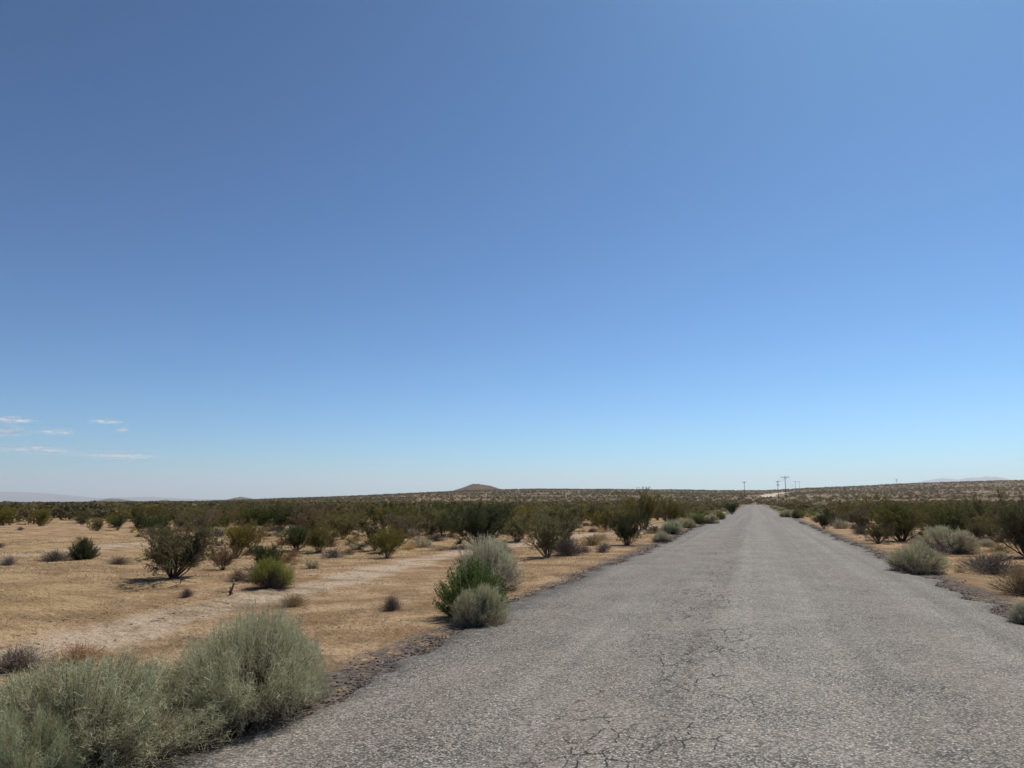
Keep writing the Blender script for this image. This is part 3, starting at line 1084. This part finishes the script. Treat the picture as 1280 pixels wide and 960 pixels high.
cx, cy = candidates(14, 175, 2.35)
keep = (rng.uniform(size=len(cx)) < density(cx, cy) * .72) & free(cx, cy, .5) & (np.abs(cx) > 4.7)
cx, cy = cx[keep], cy[keep]
dist = np.hypot(cx, cy)
order = np.argsort(dist)
cx, cy = cx[order], cy[order]
NIND = 265
for k in range(min(NIND, len(cx))):
    f, s = cam_polar(cx[k], cy[k])
    h = (.75 + .9 * rng.uniform() ** 1.6) if f > 25 else rng.uniform(.7, 1.15)
    w = h * rng.uniform(1.15, 1.7)
    look = rng.uniform()
    mt, word = (M['dry'], 'brownish half-bare') if look < .13 else (M['dark_green'], 'dark green leafy') if look < .3 else (None, 'dull olive')
    if cx[k] < 0:
        lab, grp = f'{word} creosote among the dense scrub beyond the sand flat, left of the road', f'{word} creosote bushes left of the road'
    else:
        lab, grp = f'{word} creosote among the dense scrub right of the road', f'{word} creosote bushes right of the road'
    place(f'mid_creosote_{k % 6}', 'creosote_bush', cx[k], cy[k], w, h, lab, 'bush', grp, mat=mt)
rest_xy = (cx[NIND:], cy[NIND:])

# low dry shrubs between the creosotes
lx, ly = candidates(11, 58, 1.25)
lf, ls = cam_polar(lx, ly)
pl = np.where(lx < 0, .07 + .55 * smooth(16, 25, lf) * (ls / lf > -.5), .42) * (.35 + 1.3 * vnoise(lx / 5, ly / 5, 44)) * smooth(4.4, 5.5, np.abs(lx))
keep = (rng.uniform(size=len(lx)) < pl) & free(lx, ly, .2)
lx, ly = lx[keep], ly[keep]
o_ = np.argsort(np.hypot(lx, ly))[:480]
lx, ly = lx[o_], ly[o_]
for k in range(len(lx)):
    u = rng.uniform()
    h = rng.uniform(.16, .42)
    w = h * rng.uniform(1.6, 2.6)
    side = 'left' if lx[k] < 0 else 'right'
    if u < .55:
        place(f'far_tangle_{k % 4}', 'dry_bush', lx[k], ly[k], w, h, f'low brown dry shrub scattered between the creosotes {side} of the road', 'bush', f'low dry shrubs {side} of the road', mat=M['dry_grey'] if u < .25 else None)
    elif u < .84:
        place(f'straw_{k % 3}', 'grass_tuft', lx[k], ly[k], w * .8, h * .8, f'straw-yellow grass tuft scattered on the sand {side} of the road', 'grass tuft', f'dry grass tufts {side} of the road')
    else:
        place(f'far_sage_{k % 3}', 'rabbitbrush', lx[k], ly[k], w, h * 1.1, f'small pale rabbitbrush scattered in the scrub {side} of the road', 'bush', f'small rabbitbrushes {side} of the road')

# shrubs along both pavement edges farther up the road
k = 0
for yv in np.arange(48, 230, 3.1):
    for sgn in (-1, 1):
        if rng.uniform() < .30:
            continue
        xv = sgn * (4.5 - .5 * min(1, max(0, yv - 80) / 60) + rng.uniform(0, 1.2))
        yq = yv + rng.uniform(-1.4, 1.4)
        if any(math.hypot(xv - a_, yq - b_) < c_ + .3 for a_, b_, c_ in TAKEN):
            continue
        side = 'left' if sgn < 0 else 'right'
        h = rng.uniform(.35, .8)
        u = rng.uniform()
        key, nm = (f'far_sage_{k % 3}', 'rabbitbrush') if u < .5 else (f'mid_creosote_{k % 6}', 'green_bush')
        place(key, nm, xv, yq, h * rng.uniform(1.3, 2), h, f'{"small grey-green rabbitbrush" if u < .5 else "low green bush"} lining the {side} pavement edge far up the road', 'bush',
              f'{"rabbitbrushes" if u < .5 else "green bushes"} lining the {side} pavement edge', mat=M['lime'] if u >= .75 else None)
        k += 1

# the scrub beyond: too many to count, one object
def far_shrub(seed, n):
    r = np.random.default_rng(seed)
    g = Geo()
    D = unit(r.normal(size=(n, 3)) * np.array([1, 1, .8]) + np.array([0, 0, .55]))
    C = D * np.array([.62, .62, .55]) * r.uniform(.55, 1.05, n)[:, None] + np.array([0, 0, .42])
    leaves(C, D + r.normal(size=(n, 3)) * .8, .34 * (60 / n) ** .4, .22 * (60 / n) ** .4, g, r)
    return g.verts(), g.faces()


def scrub(name, xs, ys, n, hmin, hmax, label, sink=.05):
    protos = [far_shrub(300 + q, n) for q in range(6)]
    V, F, T = [], [], []
    off = 0
    z = ground_z(xs, ys)
    for q in range(len(xs)):
        v, f = protos[q % 6]
        a_ = rng.uniform(0, 6.28)
        h = rng.uniform(hmin, hmax)
        w = h * rng.uniform(1.1, 1.7)
        c, s = math.cos(a_), math.sin(a_)
        V.append(np.stack([(v[:, 0] * c - v[:, 1] * s) * w + xs[q], (v[:, 0] * s + v[:, 1] * c) * w + ys[q], v[:, 2] * h - sink * h + z[q]], 1))
        F.append(f + off)
        T.append(np.full(len(v), rng.uniform()))
        off += len(v)
    o = obj(name, make_mesh(name, np.concatenate(V), np.concatenate(F), [M['creosote_far']], attrs={'tint': np.concatenate(T)}))
    return tag(o, label, kind='stuff')


m_ = np.hypot(*rest_xy) < 175
scrub('scrub', rest_xy[0][m_], rest_xy[1][m_], 130, .75, 1.55, 'dense creosote scrub thinning into the distance on both sides of the road')
fx_, fy_ = candidates(120, 420, 5.2)
kk = (np.hypot(fx_, fy_) > 172) & ((np.abs(fx_) > 5.2) | (fy_ > 335)) & (rng.uniform(size=len(fx_)) < .62)
scrub('scrub', fx_[kk], fy_[kk], 42, .9, 1.6, 'distant creosote scrub at the foot of the far rise')
fx_, fy_ = candidates(400, 1500, 6.6)
fz_ = rise(fx_, fy_)
soil_gap = vnoise(fx_ / 45, fy_ / 30, 46) < .74
kk = (np.hypot(fx_, fy_) > 415) & (rng.uniform(size=len(fx_)) < .62) & soil_gap & (poly_dist(fx_, fy_, np.array(far_pts)) > 16)
scrub('scrub', fx_[kk], fy_[kk], 12, .9, 2.0, 'dark dots of scrub speckling the far brown rise')

# ------------------------------------------------------------------ ground litter
def stones(name, xs, ys, size, mat, label):
    base = np.array([[1, 0, 0], [-1, 0, 0], [0, 1, 0], [0, -1, 0], [0, 0, 1], [0, 0, -.4]], float)
    tri = np.array([[0, 2, 4], [2, 1, 4], [1, 3, 4], [3, 0, 4], [2, 0, 5], [1, 2, 5], [3, 1, 5], [0, 3, 5]])
    n = len(xs)
    a_ = rng.uniform(0, 6.28, n)
    V = base[None] * rng.uniform(.5, 1.2, (n, 6, 1)) * (size * np.array([1, .8, .6]))[None, None] if np.isscalar(size) else base[None] * rng.uniform(.5, 1.2, (n, 6, 1)) * size[:, None, None] * np.array([1, .8, .6])
    x = V[..., 0] * np.cos(a_)[:, None] - V[..., 1] * np.sin(a_)[:, None] + xs[:, None]
    y = V[..., 0] * np.sin(a_)[:, None] + V[..., 1] * np.cos(a_)[:, None] + ys[:, None]
    z = V[..., 2] + ground_z(xs, ys)[:, None]
    F = (tri[None] + np.arange(n)[:, None, None] * 6).reshape(-1, 3)
    o = obj(name, make_mesh(name, np.stack([x, y, z], -1).reshape(-1, 3), F, [mat]))
    return tag(o, label, kind='stuff')


n = 14000
yv = 2.5 + 60 * rng.uniform(size=n) ** 2.2
sg = np.where(rng.uniform(size=n) < .5, -1, 1)
lim = np.where(sg < 0, np.interp(yv, ys, wl_), np.interp(yv, ys, wr_))
xv = sg * (lim + np.abs(rng.normal(size=n)) * .22 - .12) 
stones('gravel', xv, yv, rng.uniform(.006, .024, n) * (1 + .02 * yv), M['crumb'], 'dark broken asphalt crumbs along both pavement edges')
n = 14000
rr = 4 + 30 * rng.uniform(size=n) ** 1.6
tt = rng.uniform(-.85, .25, n)
xs_, ys_ = HF[0] * rr + RIGHT[0] * rr * tt, HF[1] * rr + RIGHT[1] * rr * tt
ok = xs_ < -3.7
stones('pebbles', xs_[ok], ys_[ok], rng.uniform(.004, .012, ok.sum()) * (1 + 1.6 * rng.uniform(size=ok.sum()) ** 6), M['clod'], 'small stones and clods on the left sand')

# dark twigs and bark lying about, thickest along the far side of the track
n = 130
seg = rng.integers(0, len(TRACK) - 2, n)
tq = rng.uniform(size=n)[:, None]
P0 = TRACK[seg] * (1 - tq) + TRACK[seg + 1] * tq
side_ = unit(np.stack([-(TRACK[seg + 1] - TRACK[seg])[:, 1], (TRACK[seg + 1] - TRACK[seg])[:, 0]], 1))
P0 = P0 + side_ * (.6 + rng.normal(size=n) * .55)[:, None]
d2 = rng.uniform(0, 6.28, n)
ln = rng.uniform(.04, .15, n)
P1 = P0 + np.stack([np.cos(d2), np.sin(d2)], 1) * ln[:, None]
A3 = np.column_stack([P0, ground_z(P0[:, 0], P0[:, 1]) + .008])
B3 = np.column_stack([P1, ground_z(P1[:, 0], P1[:, 1]) + .012])
g = Geo()
tubes(A3, B3, rng.uniform(.003, .007, n), .002, g, 4)
tag(obj('twig_litter', make_mesh('twig_litter', g.verts(), g.faces(), [M['dead_wood']])), 'dark broken twigs lying along the bare track', kind='stuff')

n = 130000
rr = 4.5 + 32 * rng.uniform(size=n) ** 1.3
tt = rng.uniform(-.95, .95, n)
xs_, ys_ = HF[0] * rr + RIGHT[0] * rr * tt, HF[1] * rr + RIGHT[1] * rr * tt
gm = vnoise(xs_ / 2.2, ys_ / 2.2, 51) * .6 + vnoise(xs_ / .6, ys_ / .6, 52) * .4
ok = ((xs_ < -4.1) | (xs_ > 4.0)) & (gm > .46) & (poly_dist(xs_, ys_, TRACK) > .55 + .5 * gm)
xs_, ys_ = xs_[ok], ys_[ok]
P0 = np.stack([xs_, ys_, ground_z(xs_, ys_) - .004], 1)
hgt = rng.uniform(.012, .07, len(xs_)) * rng.uniform(.5, 1, len(xs_))
P1 = P0 + np.stack([rng.normal(size=len(xs_)) * hgt * 1.1, rng.normal(size=len(xs_)) * hgt * 1.1, hgt], 1)
g = Geo()
blades(P0, P1, .004 + .0006 * np.hypot(xs_, ys_), g, rng, .2)
tag(obj('dry_grass', make_mesh('dry_grass', g.verts(), g.faces(), [M['straw']])), 'short straw stubble over the sand', kind='stuff')

# ------------------------------------------------------------------ power line
def power_pole(px, dist, H, arms, label, turn=0., lean=0.):
    az = math.atan(float(azimuth_tan(px)))
    x, y = (HF * math.cos(az) + RIGHT[:2] * math.sin(az)) * dist
    o = bpy.data.objects.new('power_pole', None)
    COL.objects.link(o)
    o.location = (x, y, float(ground_z(x, y)) - .1)
    o.rotation_euler = (0, lean, math.radians(YAW) * 0 - az + math.radians(YAW) + turn)
    tag(o, label, 'power pole', 'wooden power poles along the line')
    g = Geo()
    zz = np.linspace(0, H, 5)
    P = np.stack([zz * 0, zz * 0, zz], 1)
    rr = np.linspace(.19, .12, 5)
    tubes(P[:-1], P[1:], rr[:-1], rr[1:], g, 8)
    cap = Geo()
    obj('post', make_mesh('post', g.verts(), g.faces(), [M['pole_wood']], smooth_shade=True), o)
    tips = []
    for z, half in arms:
        g = Geo()
        tubes(np.array([[-half, -.2, z]]), np.array([[half, -.2, z]]), .10, .10, g, 4)
        for sx in (-1, 1):
            tubes(np.array([[0, -.1, z - .9]]), np.array([[sx * half * .55, -.2, z]]), .05, .05, g, 4)
        obj('crossarm', make_mesh('crossarm', g.verts(), g.faces(), [M['pole_wood']]), o)
        for sx in (-.94, .12, .94):
            g = Geo()
            zs = np.array([0, .12, .16, .3, .34]) + z + .1
            rs = np.array([.05, .05, .13, .11, .03])
            P = np.stack([zs * 0 + sx * half, zs * 0 - .2, zs], 1)
            tubes(P[:-1], P[1:], rs[:-1], rs[1:], g, 6)
            obj('insulator', make_mesh('insulator', g.verts(), g.faces(), [M['insulator']]), o)
    bpy.context.view_layer.update()
    z, half = arms[0]
    return [o.matrix_world @ Vector((sx * half, -.2, z + .4)) for sx in (-.94, .12, .94)]


T_tall = power_pole(983, 395, 13.5, [(13.2, 1.9)], 'tallest power pole on the skyline, a flat T, just right of the road end', .15)
T_mid = power_pole(973.5, 480, 12.6, [(12.2, 1.3), (10.2, 1.1)], 'dark power pole with two crossarms left of the tallest pole', .5)
T_left = power_pole(931.5, 470, 12.2, [(11.9, 1.2)], 'power pole with a short crossarm standing left of the road end', .4)
T_f1 = power_pole(995.5, 900, 14, [(13.6, 2.2)], 'faint far power pole, first to the right of the tallest pole', .2)
T_f2 = power_pole(1000.5, 1080, 14, [(13.6, 2.0)], 'faintest and smallest power pole on the skyline right of the road', .2)
T_r = power_pole(1123, 1000, 13.5, [(13.1, 2.0), (11.4, 1.6)], 'power pole standing alone on the rise far right of the others', .3)


def wires(Ta, Tb, label):
    o = bpy.data.objects.new('power_line', None)
    COL.objects.link(o)
    tag(o, label, 'power line')
    o.location = Ta[1]
    for a_, b_ in zip(Ta, Tb):
        a_, b_ = np.array(a_), np.array(b_)
        t = np.linspace(0, 1, 15)[:, None]
        P = a_ + (b_ - a_) * t
        P[:, 2] -= 4 * (t * (1 - t))[:, 0] * np.linalg.norm(b_ - a_) * .012
        g = Geo()
        P = P - np.array(Ta[1])
        tubes(P[:-1], P[1:], .03, .03, g, 4)
        obj('wire', make_mesh('wire', g.verts(), g.faces(), [M['wire']]), o)


wires(T_tall, T_mid, 'sagging wires from the tallest pole to the dark two-armed pole')
wires(T_tall, T_f1, 'sagging wires from the tallest pole to the first faint far pole')
wires(T_f1, T_f2, 'sagging wires between the two faint far poles')

# ------------------------------------------------------------------ clouds: thin lit vapour well above the haze
def cloud(px, py, wpx, hpx, dens, label, seed):
    dist = 21000.0
    d = FWD + RIGHT * (px - 640) / FPX + UP * (480 - py) / FPX
    p = EYE + d * dist
    w, h = 1.2 * wpx / FPX * dist, 1.1 * hpx / FPX * dist
    u, v = np.meshgrid(np.linspace(0, 2 * math.pi, 33)[:-1], np.linspace(0, math.pi, 17))
    lob = 1 + .35 * (vnoise(np.cos(u) * 2.5 + seed * 9, np.sin(u) * 2.5 + v * 1.3, seed) - .5)
    X = np.cos(u) * np.sin(v) * w / 2 * lob
    Y = np.sin(u) * np.sin(v) * w / 3 * lob
    Z = np.cos(v) * h / 2 * np.where(np.cos(v) < 0, .55, 1.2) * lob
    i, j = np.meshgrid(np.arange(16), np.arange(32), indexing='ij')
    i, j = i.ravel(), j.ravel()
    j2 = (j + 1) % 32
    q = np.stack([i * 32 + j, (i + 1) * 32 + j, (i + 1) * 32 + j2, i * 32 + j2], 1)
    m, nt, out = mat_new('cloud_vapour')
    n = N(nt)
    c = n.coords()
    loc = n.scaled(c, (2 / w, 0, 1.75 / h))
    ln = n.node('ShaderNodeVectorMath', operation='LENGTH')
    n.put(ln.inputs[0], loc)
    fall = n.ramp(ln.outputs['Value'], -.15, 1.0, 1, 0)
    nz = n.noise(n.scaled(c, (1, 1, 2.5)), 2.6 / (h * 2.2), 5, .62)
    alpha = n.math('MULTIPLY', n.math('MULTIPLY', n.ramp(nz, .36, .62), fall), dens, clamp=True)
    df, tl, tp = n.node('ShaderNodeBsdfDiffuse'), n.node('ShaderNodeBsdfTranslucent'), n.node('ShaderNodeBsdfTransparent')
    df.inputs[0].default_value = tl.inputs[0].default_value = (.98, .98, .98, 1)
    m1, m2 = n.node('ShaderNodeMixShader'), n.node('ShaderNodeMixShader')
    m1.inputs[0].default_value = .62
    nt.links.new(df.outputs[0], m1.inputs[1])
    nt.links.new(tl.outputs[0], m1.inputs[2])
    n.put(m2.inputs[0], alpha)
    nt.links.new(tp.outputs[0], m2.inputs[1])
    nt.links.new(m1.outputs[0], m2.inputs[2])
    nt.links.new(m2.outputs[0], out.inputs[0])
    o = obj('cloud', make_mesh('cloud', np.stack([X.ravel(), Y.ravel(), Z.ravel()], 1), q, [m], smooth_shade=True), loc=p)
    o.rotation_euler = (0, 0, math.radians(YAW) - math.atan(float(azimuth_tan(px))))
    return tag(o, label, 'cloud', 'small clouds low on the left')


cloud(14, 525, 66, 8, 1., 'thin white cloud streak at the left edge, topmost of the small clouds', 1)
cloud(8, 539, 60, 17, .75, 'broader greyish white cloud at the left edge under the topmost streak', 2)
cloud(70, 540, 56, 9, .7, 'faint flat wisp right of the left-edge clouds', 3)
cloud(134, 527, 44, 7, .9, 'thin wisp at the right of the upper row of small clouds', 4)
cloud(153, 537, 18, 7, 1., 'tiny bright cloud puff just under the right upper wisp', 5)
cloud(46, 563, 108, 14, .6, 'long faint cloud bank at the left, in the lower row', 6)
cloud(146, 570, 110, 10, .8, 'long thin cloud streak tapering to the right, in the lower row', 7)

# ------------------------------------------------------------------ haze
m, nt, out = mat_new('thin_haze')
vol = nt.nodes.new('ShaderNodeVolumePrincipled')
vol.inputs['Color'].default_value = (.90, .955, 1.0, 1)
vol.inputs['Density'].default_value = 7.0e-5
vol.inputs['Anisotropy'].default_value = .3
nt.links.new(vol.outputs[0], out.inputs['Volume'])
S_, ZB, ZT = 25500.0, -8.0, 760.0
v = np.array([[sx * S_, sy * S_, z] for z in (ZB, ZT) for sx, sy in ((-1, -1), (1, -1), (1, 1), (-1, 1))])
f = np.array([[3, 2, 1, 0], [4, 5, 6, 7], [0, 1, 5, 4], [1, 2, 6, 5], [2, 3, 7, 6], [3, 0, 4, 7]])
tag(obj('haze', make_mesh('haze', v, f, [m])), 'thin pale blue desert haze', kind='stuff')
